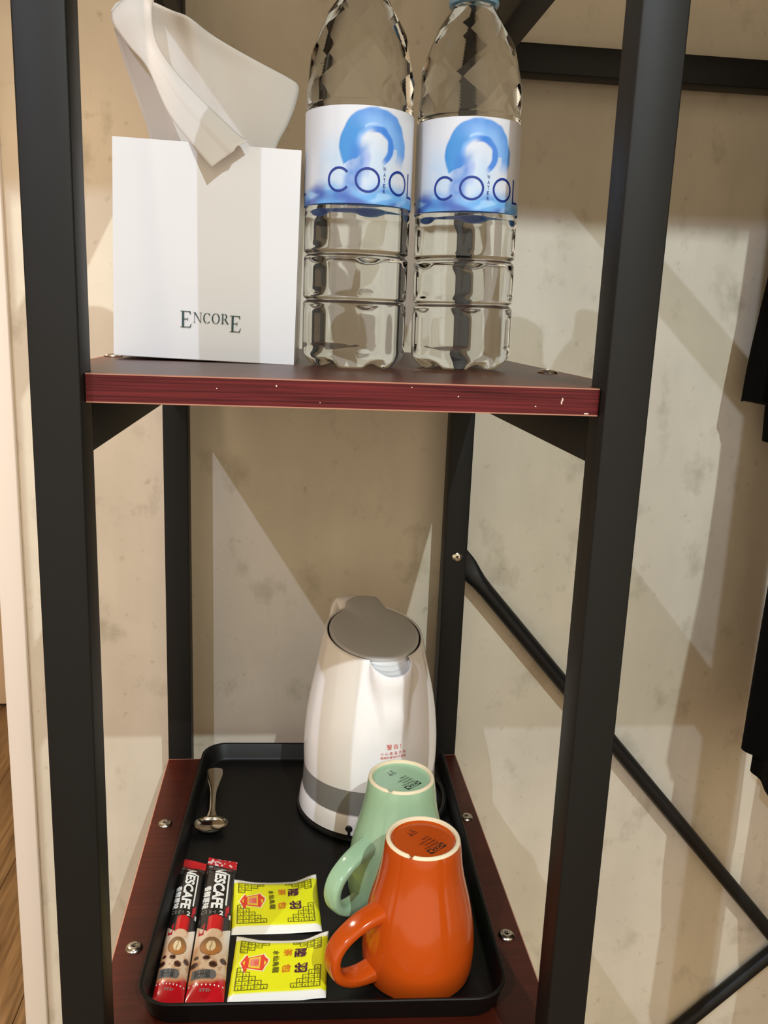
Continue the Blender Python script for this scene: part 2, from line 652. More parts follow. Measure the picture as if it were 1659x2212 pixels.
def serif(fl_, ch, x, y, h):
    """hand-built roman capitals, height h, lower left corner x, y; returns advance"""
    def r(x0, y0, x1, y1):
        fl_.rect(x + x0 * h, y + y0 * h, x + x1 * h, y + y1 * h)

    def p(pts):
        fl_.poly([(x + a * h, y + b * h) for a, b in pts])
    if ch == 'E':
        r(.02, 0, .40, .035), r(.02, .965, .40, 1), r(.13, 0, .26, 1)
        r(.26, 0, .68, .045), r(.26, .955, .64, 1), r(.26, .49, .50, .535)
        p([(.60, .0), (.68, .0), (.74, .24), (.70, .24)]), p([(.56, 1), (.66, 1), (.69, .80), (.655, .80)])
        r(.47, .40, .50, .63)
        return .80 * h
    if ch == 'N':
        r(0, .965, .22, 1), r(0, 0, .26, .035), r(.11, 0, .155, 1), r(.66, .965, .92, 1), r(.77, 0, .815, 1)
        p([(.08, 1), (.24, 1), (.82, 0), (.77, 0)])
        return .97 * h
    if ch in 'CO':
        if ch == 'O':
            fl_.ring(x + .43 * h, y + .5 * h, .41 * h, .515 * h, .28 * h, .475 * h)
            return .92 * h
        fl_.ring(x + .42 * h, y + .5 * h, .40 * h, .515 * h, .27 * h, .475 * h, 42, 318)
        p([(.70, .66), (.735, .66), (.735, .99), (.70, .90)])
        return .84 * h
    if ch == 'R':
        r(0, 0, .36, .035), r(.11, 0, .24, 1), r(0, .965, .40, 1), r(.24, .48, .38, .52)
        fl_.ring(x + .37 * h, y + .742 * h, .27 * h, .258 * h, .14 * h, .222 * h, -90, 90, 20)
        p([(.34, .50), (.47, .50), (.78, .035), (.86, 0), (.66, 0)])
        return .84 * h


f = Flat()
x = 0.0
x += serif(f, 'E', x, 0, 0.0098) + 0.0004
for ch in 'NCOR':
    x += serif(f, ch, x, 0.0032, 0.0061) + 0.0003
serif(f, 'E', x, -0.0012, 0.0098)
f.build('lettering', lambda a, b: (0.0402 + a * 0.965, -0.0010, 0.0192 + b), M_ink, tb)

# the sheet pulled out of it
M_tis = bpy.data.materials.new('tissue_paper')
M_tis.use_nodes = True
nt = M_tis.node_tree
nt.nodes.clear()
out = nt.nodes.new('ShaderNodeOutputMaterial')
mx = nt.nodes.new('ShaderNodeMixShader')
mx.inputs[0].default_value = 0.34
d1 = nt.nodes.new('ShaderNodeBsdfDiffuse')
d1.inputs[0].default_value = lin('#dcd5cd')
d2 = nt.nodes.new('ShaderNodeBsdfTranslucent')
d2.inputs[0].default_value = lin('#e6d8c6')
nt.links.new(d1.outputs[0], mx.inputs[1])
nt.links.new(d2.outputs[0], mx.inputs[2])
nt.links.new(mx.outputs[0], out.inputs[0])

tis = thing('tissue', 'white paper tissue pulled up out of the white cardboard box', 'tissue', (0.066, 0.187, ZU + 0.128))


def resample(pts, n):
    P = catmull(pts, 8)
    L = [0]
    for a, b in zip(P[:-1], P[1:]):
        L.append(L[-1] + (b - a).length)
    outp, k = [], 0
    for i in range(n):
        s = L[-1] * i / (n - 1)
        while k < len(P) - 2 and L[k + 1] < s:
            k += 1
        t = (s - L[k]) / max(L[k + 1] - L[k], 1e-9)
        outp.append(P[k].lerp(P[k + 1], t))
    return outp


def tissue_mesh():
    n = 40
    o0 = Vector((0.066, 0.187, 0.128))
    left = resample([(0.030, 0.187, 0.118), (0.0276, 0.187, 0.1402), (0.0211, 0.187, 0.1599), (0.0142, 0.187, 0.1796), (0.0096, 0.187, 0.1965), (0.0083, 0.187, 0.2069)], n)
    right = resample([(0.103, 0.187, 0.118), (0.1092, 0.187, 0.1376), (0.1156, 0.187, 0.1498), (0.1202, 0.187, 0.1612), (0.1230, 0.187, 0.1730), (0.1212, 0.187, 0.1770)], n)
    top = resample([(0.0083, 0.187, 0.2069), (0.0109, 0.187, 0.2123), (0.0158, 0.187, 0.2152), (0.0236, 0.187, 0.2166), (0.0334, 0.187, 0.2155), (0.0516, 0.187, 0.2078), (0.0744, 0.187, 0.1969), (0.0976, 0.187, 0.1869), (0.1152, 0.187, 0.1799), (0.1212, 0.187, 0.1770)], n)
    bot = resample([(0.030, 0.187, 0.118), (0.066, 0.187, 0.118), (0.103, 0.187, 0.118)], n)
    vs = []
    for j in range(n):
        v = j / (n - 1)
        for i in range(n):
            u = i / (n - 1)
            c = (1 - u) * left[j] + u * right[j] + (1 - v) * bot[i] + v * top[i] \
                - ((1 - u) * (1 - v) * bot[0] + u * (1 - v) * bot[-1] + (1 - u) * v * top[0] + u * v * top[-1])
            fold = 0.0042 * sin(3.3 * u * pi + 0.6) * (0.35 + 0.65 * v) * (1 - 0.75 * u) + 0.0020 * sin(9 * u + 5 * v)
            fold -= 0.016 * math.exp(-((u - 0.42 - 0.12 * (1 - v)) / 0.07) ** 2) * v * 0.5
            curl = -0.007 * (1 - u) ** 3 * v ** 2 - 0.005 * sm(0.85, 1.0, v) * (1 - u)
            edge = 0.002 * u ** 4 * v
            vs.append(c + Vector((0, fold * (0.2 + 0.8 * v) + curl + edge, 0)) - o0)
    k = len(vs)
    fs = grid_faces(n, n, False)
    # flap folded forward over the front edge of the box
    fl1 = resample([(0.0084, 0.1755, 0.2066), (0.0100, 0.1720, 0.1985), (0.0190, 0.1705, 0.1870), (0.0310, 0.163, 0.1737), (0.0439, 0.150, 0.1474), (0.0581, 0.134, 0.1292), (0.0728, 0.1225, 0.1124)], n)
    fr1 = resample([(0.0340, 0.1775, 0.2152), (0.0335, 0.1720, 0.2060), (0.0362, 0.1710, 0.1900), (0.0463, 0.164, 0.1747), (0.0631, 0.151, 0.1565), (0.0793, 0.138, 0.1409), (0.0944, 0.1262, 0.1267)], n)
    m_ = 16
    for j in range(n):
        v = j / (n - 1)
        for i in range(m_):
            u = i / (m_ - 1)
            c = fl1[j].lerp(fr1[j], u)
            c = c + Vector((0, -0.0032 * sin(pi * u) * (1 - 0.7 * v), 0.0010 * sin(pi * u) + 0.0042 * sin(pi * u) * max(0.0, 1 - 4 * v) ** 1.5))
            c = c + Vector((0, -0.0016 * sm(0.45, 0.52, u) * v, 0))
            if v > 0.93:
                c = c + Vector((0, 0, 0.0018 * sm(0.60, 0.64, u) * (v - 0.93) / 0.07))
            vs.append(c - o0)
    fs += [tuple(q + k for q in t) for t in grid_faces(m_, n, False)]
    # the roll that joins the flap to the back sheet along the top
    return vs, fs


vs, fs = tissue_mesh()
ts = mk('paper_sheet', vs, fs, M_tis, tis, True)
md = ts.modifiers.new('ply', 'SOLIDIFY')
md.thickness = 0.0002

# ------------------------------------------------------------------ water bottles
M_pet = bpy.data.materials.new('clear_bottle_water')
M_pet.use_nodes = True
nt = M_pet.node_tree
b = nt.nodes['Principled BSDF']
b.inputs['Base Color'].default_value = (0.965, 0.985, 0.985, 1)
b.inputs['Roughness'].default_value = 0.015
b.inputs['Transmission Weight'].default_value = 1.0
b.inputs['IOR'].default_value = 1.33
M_label = painted('printed_film_label', 0.3, coat=0.3)
M_blue = mat('dark_blue_print', '#0d2f84', 0.4)
M_cap = mat('blue_plastic_cap', '#5fb2d6', 0.35, trans=0.25)
M_neck = mat('clear_blue_neck', '#a9cfdd', 0.15, trans=0.6, ior=1.4)

RB = 0.0325
LB0, LB1 = 0.0955, 0.1487


def bottle_r(phi, z):
    """lower body: three panelled sections between two grooves"""
    r = RB
    for zc in (0.0405, 0.0678):
        r -= 0.0022 * math.exp(-((z - zc) / 0.0011) ** 2)
    for a, bb in ((0.008, 0.0385), (0.0425, 0.0658), (0.0698, 0.0930)):
        if a < z < bb:
            e = sm(a, a + 0.006, z) * (1 - sm(bb - 0.006, bb, z))
            q = (phi / (2 * pi) * 6) % 1.0
            e2 = sm(0.03, 0.2, q) * (1 - sm(0.80, 0.97, q))
            flat = RB * 0.955 / max(cos((q - 0.5) * pi / 3), 0.5)
            r = min(r, r * (1 - e * e2) + (flat + 0.0004) * e * e2)
    if z < 0.010:
        r -= 0.0072 * (1 - (z / 0.010)) ** 2
        r -= 0.0010 * (1 + cos(5 * phi)) * (1 - z / 0.010)
    r -= 0.0008 * sm(0.0932, 0.0948, z) * (1 - sm(0.1500, 0.152, z))
    return r


LAT = [(0.1530, 0.0325), (0.1680, 0.0323), (0.1815, 0.0303), (0.1940, 0.0264), (0.2050, 0.0206), (0.2140, 0.0145), (0.2165, 0.0130)]
NL = 8


def lat_pt(k, i):
    z, r = LAT[k]
    a = 2 * pi * (i + 0.5 * k) / NL
    return Vector((r * cos(a), r * sin(a), z))


def facet_pt(k, f_, t):
    """point on the flat triangles between lattice rows k and k+1; f_ runs along the row, t up"""
    i = math.floor(f_ + 1e-9)
    f_ -= i
    A, B = lat_pt(k, i), lat_pt(k, i + 1)
    C, D = lat_pt(k + 1, i), lat_pt(k + 1, i + 1)
    if f_ + t <= 1:
        return A * (1 - f_ - t) + B * f_ + C * t
    return D * (f_ + t - 1) + B * (1 - t) + C * (1 - f_)


def shoulder_r(z):
    for (z0, r0), (z1, r1) in zip(LAT[:-1], LAT[1:]):
        if z <= z1 or (z1, r1) == LAT[-1]:
            return r0 + (r1 - r0) * (z - z0) / (z1 - z0)


def bottle_body():
    n = 120
    rows = []
    zs = [0.0000, 0.0012, 0.0028, 0.005, 0.0075, 0.0100]
    z = 0.0118
    while z < 0.0945:
        zs.append(z)
        z += 0.0018 if min(abs(z - 0.0405), abs(z - 0.0678)) > 0.004 else 0.0006
    zs += [0.0948, 0.097, 0.149, 0.1500, 0.1512, 0.1522]
    vs, fs = [], []
    # petaloid underside
    for rr, zz in ((0.0006, 0.0050), (0.008, 0.0046), (0.015, 0.0030), (0.020, 0.0010)):
        for i in range(n):
            a = 2 * pi * i / n
            lift = 0.0024 * max(0, cos(5 * a)) * (rr / 0.02)
            vs.append((rr * cos(a), rr * sin(a), zz + lift))
    rows.append(4)
    for zz in zs:
        for i in range(n):
            a = 2 * pi * i / n
            r = bottle_r(a, zz)
            lift = 0.0030 * max(0, cos(5 * a)) * max(0, 1 - zz / 0.006) if zz < 0.006 else 0
            vs.append((r * cos(a), r * sin(a), zz + lift))
    K, ns = n // NL, 0
    for k in range(len(LAT) - 1):
        for j in range(K + (1 if k == len(LAT) - 2 else 0)):
            t = j / K
            zz = LAT[k][0] + (LAT[k + 1][0] - LAT[k][0]) * t
            for i in range(n):
                a = 2 * pi * (i / K + 0.5 * t + 0.5 * k) / NL
                P_ = facet_pt(k, i / K, t)
                rm = shoulder_r(zz)
                vs.append(P_.lerp(Vector((rm * cos(a), rm * sin(a), P_.z)), 0.58))
            ns += 1
    off = 0.5 * (len(LAT) - 1)
    for r, z in ((0.0124, 0.2172), (0.0122, 0.2200), (0.0122, 0.2330)):
        for i in range(n):
            a = 2 * pi * (i / K + off) / NL
            vs.append((r * cos(a), r * sin(a), z))
    nr = len(vs) // n
    k0 = 4 + len(zs)
    fs = []
    for q in grid_faces(n, nr, True):
        if k0 <= q[0] // n < k0 + ns - 1:
            fs += [(q[0], q[1], q[3]), (q[1], q[2], q[3])]
        else:
            fs.append(q)
    fs.append(tuple(range(n))[::-1])
    fs.append(tuple(range((nr - 1) * n, nr * n)))
    me = bpy.data.meshes.new('bottle_body')
    me.from_pydata([tuple(v) for v in vs], [], fs)
    bm = bmesh.new()
    bm.from_mesh(me)
    bmesh.ops.recalc_face_normals(bm, faces=bm.faces)
    bm.to_mesh(me)
    bm.free()
    me.materials.append(M_pet)
    sm_ = [len(p.vertices) == 4 for p in me.polygons]
    me.polygons.foreach_set('use_smooth', sm_)
    return me


BODY = bottle_body()


def nz(x, y, s=1.0):
    from mathutils import noise
    return noise.noise(Vector((x * s, y * s, 3.7)))


def label_color(x, z):
    """printed watercolour wave; x = metres round the label from the design centre, z = metres above its lower edge"""
    white = lin('#d2d2d6')
    c = white
    w = nz(x, z, 170) * 0.6 + nz(x, z, 420) * 0.25
    wx = x + 0.0012 * nz(x + 5, z, 190)
    wz = z + 0.0012 * nz(x, z + 5, 190)
    dx, dz = wx - 0.0012, wz - 0.0315
    d, a = hypot(dx, dz * 1.04), math.degrees(atan2(dz, dx))
    # pale wash to the left
    c = mixc(c, lin('#a6c6e2'), 0.8 * sm(0.030, 0.018, abs(wx + 0.010)) * sm(0.045, 0.025, wz) * (0.6 + 0.4 * w))
    # outer crest
    if -40 < a or a < -150:
        band = sm(0.0225, 0.0212, d) * sm(0.0085, 0.0108, d)
        if -40 < a < 0:
            band *= sm(-38, -6, a) * (1 if d > 0.015 else 0.3)
        t = 0.75 + 0.35 * w
        col = mixc(lin('#74a6de'), lin('#3f82cd'), min(1, max(0, t * sm(0.013, 0.021, d))))
        if a > 110 or a < -150:
            k = sm(105, 150, a if a > 0 else 360 + a)
            col = mixc(col, lin('#1a80c6'), k * sm(0.010, 0.013, d))
        c = mixc(c, col, band * 0.95)
    # inner curl
    if -75 < a < 125:
        band = sm(0.0122, 0.0112, d) * sm(0.0074, 0.0086, d) * sm(-72, -40, a) * sm(122, 80, a)
        c = mixc(c, lin('#3d7bcb'), band)
        c = mixc(c, lin('#bcd4ef'), 0.6 * sm(0.0011, 0.0, abs(d - 0.0128)) * sm(60, 110, a))
    # stem of the wave falling to the lower left
    px = -0.0085 - 0.20 * (0.030 - wz)
    stem = sm(0.0075, 0.0025, abs(wx - px)) * sm(0.036, 0.028, wz) * sm(0.000, 0.006, wz)
    c = mixc(c, lin('#3273c2'), 0.85 * stem * (0.8 + 0.4 * w))
    c = mixc(c, lin('#7f93d6'), 0.5 * sm(0.003, 0.001, abs(wx + 0.004)) * sm(0.03, 0.024, wz) * sm(0.012, 0.02, wz))
    # swell along the bottom
    hgt = 0.0105 + 0.0025 * sin(x * 150) + 0.003 * nz(x, 0, 60)
    sw = sm(hgt + 0.003, hgt - 0.006, wz)
    c = mixc(c, mixc(lin('#559fdc'), lin('#1f4fa8'), sm(0.30, -0.30, nz(x + 2, z * 2.2, 70) + wz * 45 - 0.22)), sw * 0.9)
    c = mixc(c, lin('#bcdcf2'), 0.45 * sm(0.05, 0.4, nz(x, z * 2.5, 85)) * sw)
    return c


def label_mesh():
    n, m_ = 400, 96
    r = RB + 0.00045
    vs, cols = [], []
    for j in range(m_ + 1):
        z = LB0 + (LB1 - LB0) * j / m_
        for i in range(n):
            a = 2 * pi * i / n
            vs.append((r * sin(a), -r * cos(a), z))
            x = (a if a < pi else a - 2 * pi)
            xx = x
            if x < R(-95):
                xx = x + R(155)
            elif x > R(105):
                xx = x - R(190)
            cols.append(label_color(xx * r - 0.0006, z - LB0))
    me = bpy.data.meshes.new('label')
    me.from_pydata(vs, [], grid_faces(n, m_ + 1, True))
    me.materials.append(M_label)
    for p in me.polygons:
        p.use_smooth = True
    at = me.color_attributes.new('print', 'FLOAT_COLOR', 'POINT')
    at.data.foreach_set('color', [q for c in cols for q in c])
    return me


LABEL = label_mesh()


def cool_flat():
    f = Flat()
    D = RB * pi / 180
    zc, h, t = 0.1085, 0.0070, 0.0013

    def ring(deg, a_deg, a0=0, a1=360):
        f.ring(deg * D, zc, a_deg * D, h, a_deg * D - t, h - t, a0, a1, 48)
    ring(-34, 12.2, 38, 322)
    ring(-4.5, 13.2)
    ring(31.5, 13.0)
    f.rect(48.5 * D, zc - h, 48.5 * D + t, zc + h)
    f.rect(48.5 * D, zc - h, 61 * D, zc - h + t)
    for k, ch in enumerate('WATER'):
        z1 = zc + h + 0.0009 - k * 0.0031
        w = 0.0019 if ch == 'W' else 0.0014
        f.text(ch, 13.4 * D - w / 2, z1 - 0.0022, 13.4 * D + w / 2, z1, 0, 0.0)
    return f


def bottle(loc, rot, label):
    t = thing('water_bottle', label, 'bottle', loc, 0, 'water bottles on the upper shelf', rot)
    link('bottle_body', BODY, t)
    lb = link('label', LABEL, t)
    r = RB + 0.0007
    for off in (0, -147):
        cool_flat().build('lettering', lambda x, y: (r * sin(x / RB + R(off)), -r * cos(x / RB + R(off)), y), M_blue, lb)
    lathe('neck_ring', [(0.0126, 0.2170), (0.0150, 0.2174), (0.0155, 0.2190), (0.0150, 0.2204), (0.0126, 0.2208)], M_neck, t, 48, False, False)
    vs, n = [], 96
    prof = [(0.0126, 0.2214), (0.0139, 0.2217), (0.0142, 0.2225), (0.0142, 0.2350), (0.0136, 0.2365), (0.0125, 0.2370), (0.0004, 0.2370)]
    lathe('cap', prof, M_cap, t, n, False, True,
          lambda a, r_, z: ((r_ - (0.0004 if int(round(a / (2 * pi) * n)) % 2 and r_ > 0.0138 else 0)) * cos(a), (r_ - (0.0004 if int(round(a / (2 * pi) * n)) % 2 and r_ > 0.0138 else 0)) * sin(a), z))
    return t


bottle((0.1600, 0.1430, ZU), (0, 0, R(10)), 'clear water bottle next to the white tissue box, wave label turned slightly right')
bottle((0.2318, 0.1550, ZU + 0.0006), (0, R(-0.9), R(-1)), 'clear water bottle with its blue cap showing, right of the other bottle')

# ------------------------------------------------------------------ tray
M_tray = mat('black_tray_plastic', '#0d0c0b', 0.42, spec=0.32, bump=(1400, 0.12, 0.0002))
tray = thing('serving_tray', 'black plastic rectangular serving tray with rounded corners on lower shelf', 'tray', (0.1543, 0.2322, ZL), R(-1.9))


def rrect(w, d, r, n=8):
    pts = []
    for cx, cy, a0 in ((w / 2 - r, d / 2 - r, 0), (-w / 2 + r, d / 2 - r, 90), (-w / 2 + r, -d / 2 + r, 180), (w / 2 - r, -d / 2 + r, 270)):
        for i in range(n + 1):
            a = R(a0 + 90 * i / n)
            pts.append((cx + r * cos(a), cy + r * sin(a)))
    return pts


TRW, TRD = 0.2455, 0.3500
rings = []
for ins, z in ((0.0070, 0.0002), (0.0052, 0.0006), (0.0042, 0.0020), (0.0008, 0.0172), (0.0, 0.0182), (0.0005, 0.0189), (0.0018, 0.0189), (0.0026, 0.0180), (0.0058, 0.0048), (0.0070, 0.0030), (0.0090, 0.0022)):
    rings.append([(x, y, z) for x, y in rrect(TRW - 2 * ins, TRD - 2 * ins, 0.023 - ins * 0.6)])
loft('tray_body', rings, M_tray, tray, autos=50)
ZT = ZL + 0.0022

# ------------------------------------------------------------------ kettle and its base
M_kw = mat('glossy_white_plastic', '#f2ece9', 0.16, spec=0.5, coat=0.3)
M_kg = mat('grey_plastic', '#83807d', 0.3)
M_lid = mat('grey_lid', '#c4c2c0', 0.28)
M_bk = mat('black_plastic', '#141413', 0.25)
M_red = mat('red_print', '#d8523e', 0.5)
KC = (0.1985, 0.3180)
kb = thing('kettle_base', 'round white power base with black foot under the white kettle', 'kettle base', (KC[0], KC[1], ZT + 0.0002))
lathe('foot', [(0.060, 0.0), (0.0655, 0.0005), (0.0672, 0.0020), (0.0668, 0.0042), (0.0650, 0.0052)], M_bk, kb, 72)
lathe('base_shell', [(0.0640, 0.0053), (0.0652, 0.0062), (0.0648, 0.0120), (0.0636, 0.0190), (0.0622, 0.0228), (0.058, 0.0236)], M_kw, kb, 72)
# cord notch in the front of the base
a = R(-20)
nx_, ny_ = sin(a), -cos(a)
lathe('cord_notch', [(0.0032, -0.001), (0.0032, 0.0010), (0.0026, 0.0014), (0.0003, 0.0014)], M_bk, kb, 20, True, True,
      lambda q, r, z: ((0.0642 + z) * nx_ - r * cos(q) * ny_ * 1.0, (0.0642 + z) * ny_ + r * cos(q) * nx_, 0.0120 + r * sin(q)))
box('notch_slot', (0.0642 * nx_ - 0.0014, 0.0642 * ny_ - 0.0016, 0.003), (0.0642 * nx_ + 0.0014, 0.0642 * ny_ + 0.002, 0.0115), M_bk, kb, 0.0006)
cord = catmull([(0.045, 0.048, 0.004), (0.062, 0.044, 0.004), (0.0725, 0.028, 0.0036), (0.0740, 0.006, 0.0034), (0.0690, -0.018, 0.0034), (0.060, -0.034, 0.0034)], 6)
loft('power_cord', sweep_rings(cord, [(0.0030, 0.0030)] * len(cord), (0, 0, 1), 12), M_bk, kb)

kt = thing('electric_kettle', 'white plastic electric kettle with grey lid and grey band on the black tray', 'kettle', (KC[0], KC[1], ZT + 0.0240))
PHS = R(15)     # direction of the spout, measured from the front towards the right
K0 = 0.0240
RIMH = 0.172
KP = [(0.0612, 0.0465), (0.0616, 0.056), (0.0616, 0.066), (0.0612, 0.078), (0.0602, 0.090), (0.0588, 0.102), (0.0568, 0.114), (0.0545, 0.125), (0.0520, 0.136), (0.0497, 0.147), (0.0476, 0.157), (0.0460, 0.165), (0.0450, 0.170), (0.0443, 0.1722), (0.0432, 0.1726), (0.0424, 0.1716)]


def wrap(a):
    return (a + pi) % (2 * pi) - pi


def tiltz(x, y, z):
    s = sm(0.118, 0.170, z)
    return z - s * (x * sin(PHS) - y * cos(PHS)) * math.tan(R(14.5))


def kettle_pt(q, r, z):
    """q measured from the front (-y) towards +x"""
    d = wrap(q - PHS)
    hw = R(12 + 13 * sm(0.100, 0.172, z))
    k = sm(0.094, 0.112, z)
    shape = max(0.0, 1 - (abs(d) / hw) ** 2)
    bump = k * (0.0062 + 0.0075 * sm(0.125, 0.172, z)) * shape ** 0.6
    ex = 0.0
    r = r + bump
    x, y = r * sin(q), -r * cos(q)
    zz = tiltz(x, y, z)
    zz -= 0.006 * sm(0.156, 0.172, z) * shape ** 1.2
    return (x, y, zz - K0)


lathe('kettle_body', KP, M_kw, kt, 144, True, False, lambda a_, r, z: kettle_pt(a_, r, z), True, 60)
lathe('grey_band', [(0.0604, 0.0242), (0.0622, 0.0246), (0.0618, 0.0300), (0.0613, 0.0440), (0.0612, 0.0462)], M_kg, kt, 96, True, True, lambda a_, r, z: (r * cos(a_), r * sin(a_), z - K0))


def lid_pt(x, y, z):
    return (x, y, tiltz(x, y, z) - K0)


n = 96
rings = []
for s, z in ((0.98, 0.1690), (1.0, 0.1700), (1.0, 0.1722), (0.985, 0.1731), (0.94, 0.1736), (0.5, 0.1744), (0.02, 0.1746)):
    ring = []
    for i in range(n):
        q = 2 * pi * i / n
        d = wrap(q - PHS - pi + R(6))
        tab = sm(R(30), R(14), abs(d))
        r = (0.0408 + 0.0135 * tab) * s
        x, y = r * sin(q), -r * cos(q)
        ring.append(lid_pt(x, y, z + 0.002 * tab * (s > 0.9)))
    rings.append(ring)
loft('lid', rings, M_lid, kt, autos=50)
# filter seen in the spout mouth, between lid and lip
fv, nj, nk = [], 25, 9
for k in range(nk):
    t_ = k / (nk - 1)
    for j in range(nj):
        q = PHS + R(-33 + 66 * j / (nj - 1))
        pin = Vector(lid_pt(0.0400 * sin(q), -0.0400 * cos(q), 0.1712))
        rim = Vector(kettle_pt(q, 0.0426, 0.1716))
        v = pin.lerp(rim, t_)
        v.z -= 0.0014 + 0.0022 * sin(pi * t_) + (0.0007 if k % 2 else 0.0)
        fv.append(v)
mk('spout_filter', fv, [q[::-1] for q in grid_faces(nj, nk, False)], mat('pale_filter', '#d8d6d2', 0.4), kt, False)
# handle at the back, carrying the lid hinge
HA = PHS + R(7)
hd = Vector((-sin(HA), cos(HA), 0))
sidev = Vector((cos(HA), sin(HA), 0))
hp = catmull([hd * 0.040 + Vector((0, 0, 0.172 - K0)), hd * 0.055 + Vector((0, 0, 0.185 - K0)), hd * 0.072 + Vector((0, 0, 0.172 - K0)), hd * 0.079 + Vector((0, 0, 0.145 - K0)),
              hd * 0.078 + Vector((0, 0, 0.110 - K0)), hd * 0.072 + Vector((0, 0, 0.080 - K0)), hd * 0.060 + Vector((0, 0, 0.064 - K0))], 6)
nn = len(hp)
loft('handle', sweep_rings(hp, [(0.0135 - 0.004 * sm(0.0, 0.4, i / nn), 0.0048) for i in range(nn)], sidev, 18, 0.7), M_kw, kt)


def kettle_surf(x, z, off=0.0004):
    """x = metres round the body from the front direction, z = height above the tray floor"""
    for (r0, z0), (r1, z1) in zip(KP[:-1], KP[1:]):
        if z0 <= z <= z1:
            r = r0 + (r1 - r0) * (z - z0) / (z1 - z0)
            break
    q = x / 0.0610
    p_ = kettle_pt(q, r + off, z)
    return p_


f = Flat()
f.text('警', 0.0, 0.0098, 0.0049, 0.0146, 0, 0.0)
f.text('告', 0.0062, 0.0098, 0.0108, 0.0144, 0, 0.0)
f.text('!', 0.0126, 0.0100, 0.0132, 0.0140)
for i_, ch in enumerate('小心高温烫伤'):
    f.text(ch, -0.0055 + i_ * 0.0041, 0.0050, -0.0027 + i_ * 0.0041, 0.0078)
f.text('使用时请勿打开壶盖', -0.0055, 0.0016, 0.0180, 0.0040)
f.build('lettering', lambda x, y: kettle_surf(x + 0.0085, 0.0770 + y), M_red, kt, 0.002)

# ------------------------------------------------------------------ mugs (upside down)
M_gr = mat('mint_green_glaze', '#a0c09a', 0.13, spec=0.45, coat=0.08)
M_or = mat('orange_glaze', '#bb4a10', 0.13, spec=0.45, coat=0.08)
M_foot = mat('bare_cream_stoneware', '#ecd9b4', 0.7)
M_stamp = mat('black_stamp', '#161816', 0.5)
MH = 0.1020
MP = [(0.0345, 0.0045), (0.0352, 0.0018), (0.0366, 0.0004), (0.0378, 0.0010), (0.0386, 0.0040), (0.0393, 0.0100), (0.0396, 0.0180), (0.0393, 0.0270), (0.0383, 0.0370), (0.0366, 0.0470), (0.0343, 0.0570), (0.0318, 0.0660), (0.0296, 0.0750), (0.0280, 0.0840), (0.0270, 0.0920), (0.0263, 0.0980), (0.0258, 0.1004)]


def mug(loc, rot, glaze, label):
    t = thing('mug', label, 'mug', loc, rot, 'upturned mugs on the tray')
    lathe('mug_body', MP + [(0.0224, 0.1000), (0.0216, 0.0994), (0.0210, 0.0988), (0.0002, 0.0986)], glaze, t, 96, False, True)
    # unglazed foot ring with a small drain notch on its near side
    n = 120
    prof = [(0.0258, 0.1003), (0.0255, 0.1013), (0.0247, 0.1021), (0.0238, 0.1022), (0.0229, 0.1016), (0.0224, 0.0999)]

    def foot(q, r, z):
        d = abs(wrap(q - R(-118) + rot))
        k = 1 - sm(R(2.2), R(4.5), d)
        zz = z - 0.0020 * k * sm(0.1003, 0.1015, z)
        return (r * cos(q), r * sin(q), zz)
    lathe('foot_ring', prof, M_foot, t, n, False, False, foot)
    # handle pointing along -x in local space
    hp_ = catmull([(-0.0310, 0, 0.0545), (-0.0420, 0, 0.0530), (-0.0540, 0, 0.0485), (-0.0645, 0, 0.0405), (-0.0686, 0, 0.0300), (-0.0660, 0, 0.0190), (-0.0580, 0, 0.0122), (-0.0480, 0, 0.0100), (-0.0360, 0, 0.0105)], 6)
    nn_ = len(hp_)
    ab = [(0.0086 - 0.0012 * sin(pi * i / (nn_ - 1)), 0.0038 + 0.0022 * (abs(i / (nn_ - 1) - 0.5) * 2) ** 5) for i in range(nn_)]
    loft('handle', sweep_rings(hp_, ab, (0, 1, 0), 28, 0.62), glaze, t)
    # printed base mark
    st_, ov, tx = Flat(), Flat(), Flat()
    st_.rect(-0.0076, 0.0096, 0.0076, 0.0147)
    ov.disc(0, 0.01215, 0.0070, 0.0022, 36)
    tx.text('IKEA', -0.0050, 0.0108, 0.0050, 0.0135, 0, 0.03)
    for k, (x0, x1, n_) in enumerate(((-0.0066, 0.0070, 14), (-0.0066, 0.0044, 11), (-0.0060, 0.0062, 12), (-0.0060, 0.0012, 7))):
        tx.smallprint(x0, 0.0072 - k * 0.0030, x1, 0.0087 - k * 0.0030, n_, 0.3)
    # glass-and-fork food safe mark
    for p, q in (((-0.0030, -0.0090), (0.0000, -0.0090)), ((-0.0030, -0.0090), (-0.0024, -0.0118)), ((0.0, -0.0090), (-0.0006, -0.0118)), ((-0.0015, -0.0118), (-0.0015, -0.0142)), ((-0.0024, -0.0118), (-0.0006, -0.0118)), ((-0.0028, -0.0142), (-0.0002, -0.0142)),
                 ((0.0022, -0.0084), (0.0022, -0.0142)), ((0.0012, -0.0084), (0.0012, -0.0104)), ((0.0032, -0.0084), (0.0032, -0.0104)), ((0.0012, -0.0104), (0.0032, -0.0104))):
        tx.line(p, q, 0.00036)
    A = R(218) - rot

    def put(dz):
        return lambda x, y: (x * cos(A) - y * sin(A) + 0.0005, x * sin(A) + y * cos(A), 0.0987 + dz)
    st_.build('logo_block', put(0.0001), M_stamp, t)
    ov.build('logo_oval', put(0.0002), glaze, t)
    tx.build('base_lettering', put(0.0003), M_stamp, t)
    return t


mug((0.2158, 0.1070, ZT + 0.0002), R(25), M_or, 'orange glazed ceramic mug standing upside down at the front of the tray')
mug((0.2106, 0.1885, ZT + 0.0002), R(38), M_gr, 'mint green ceramic mug standing upside down between kettle and orange mug')

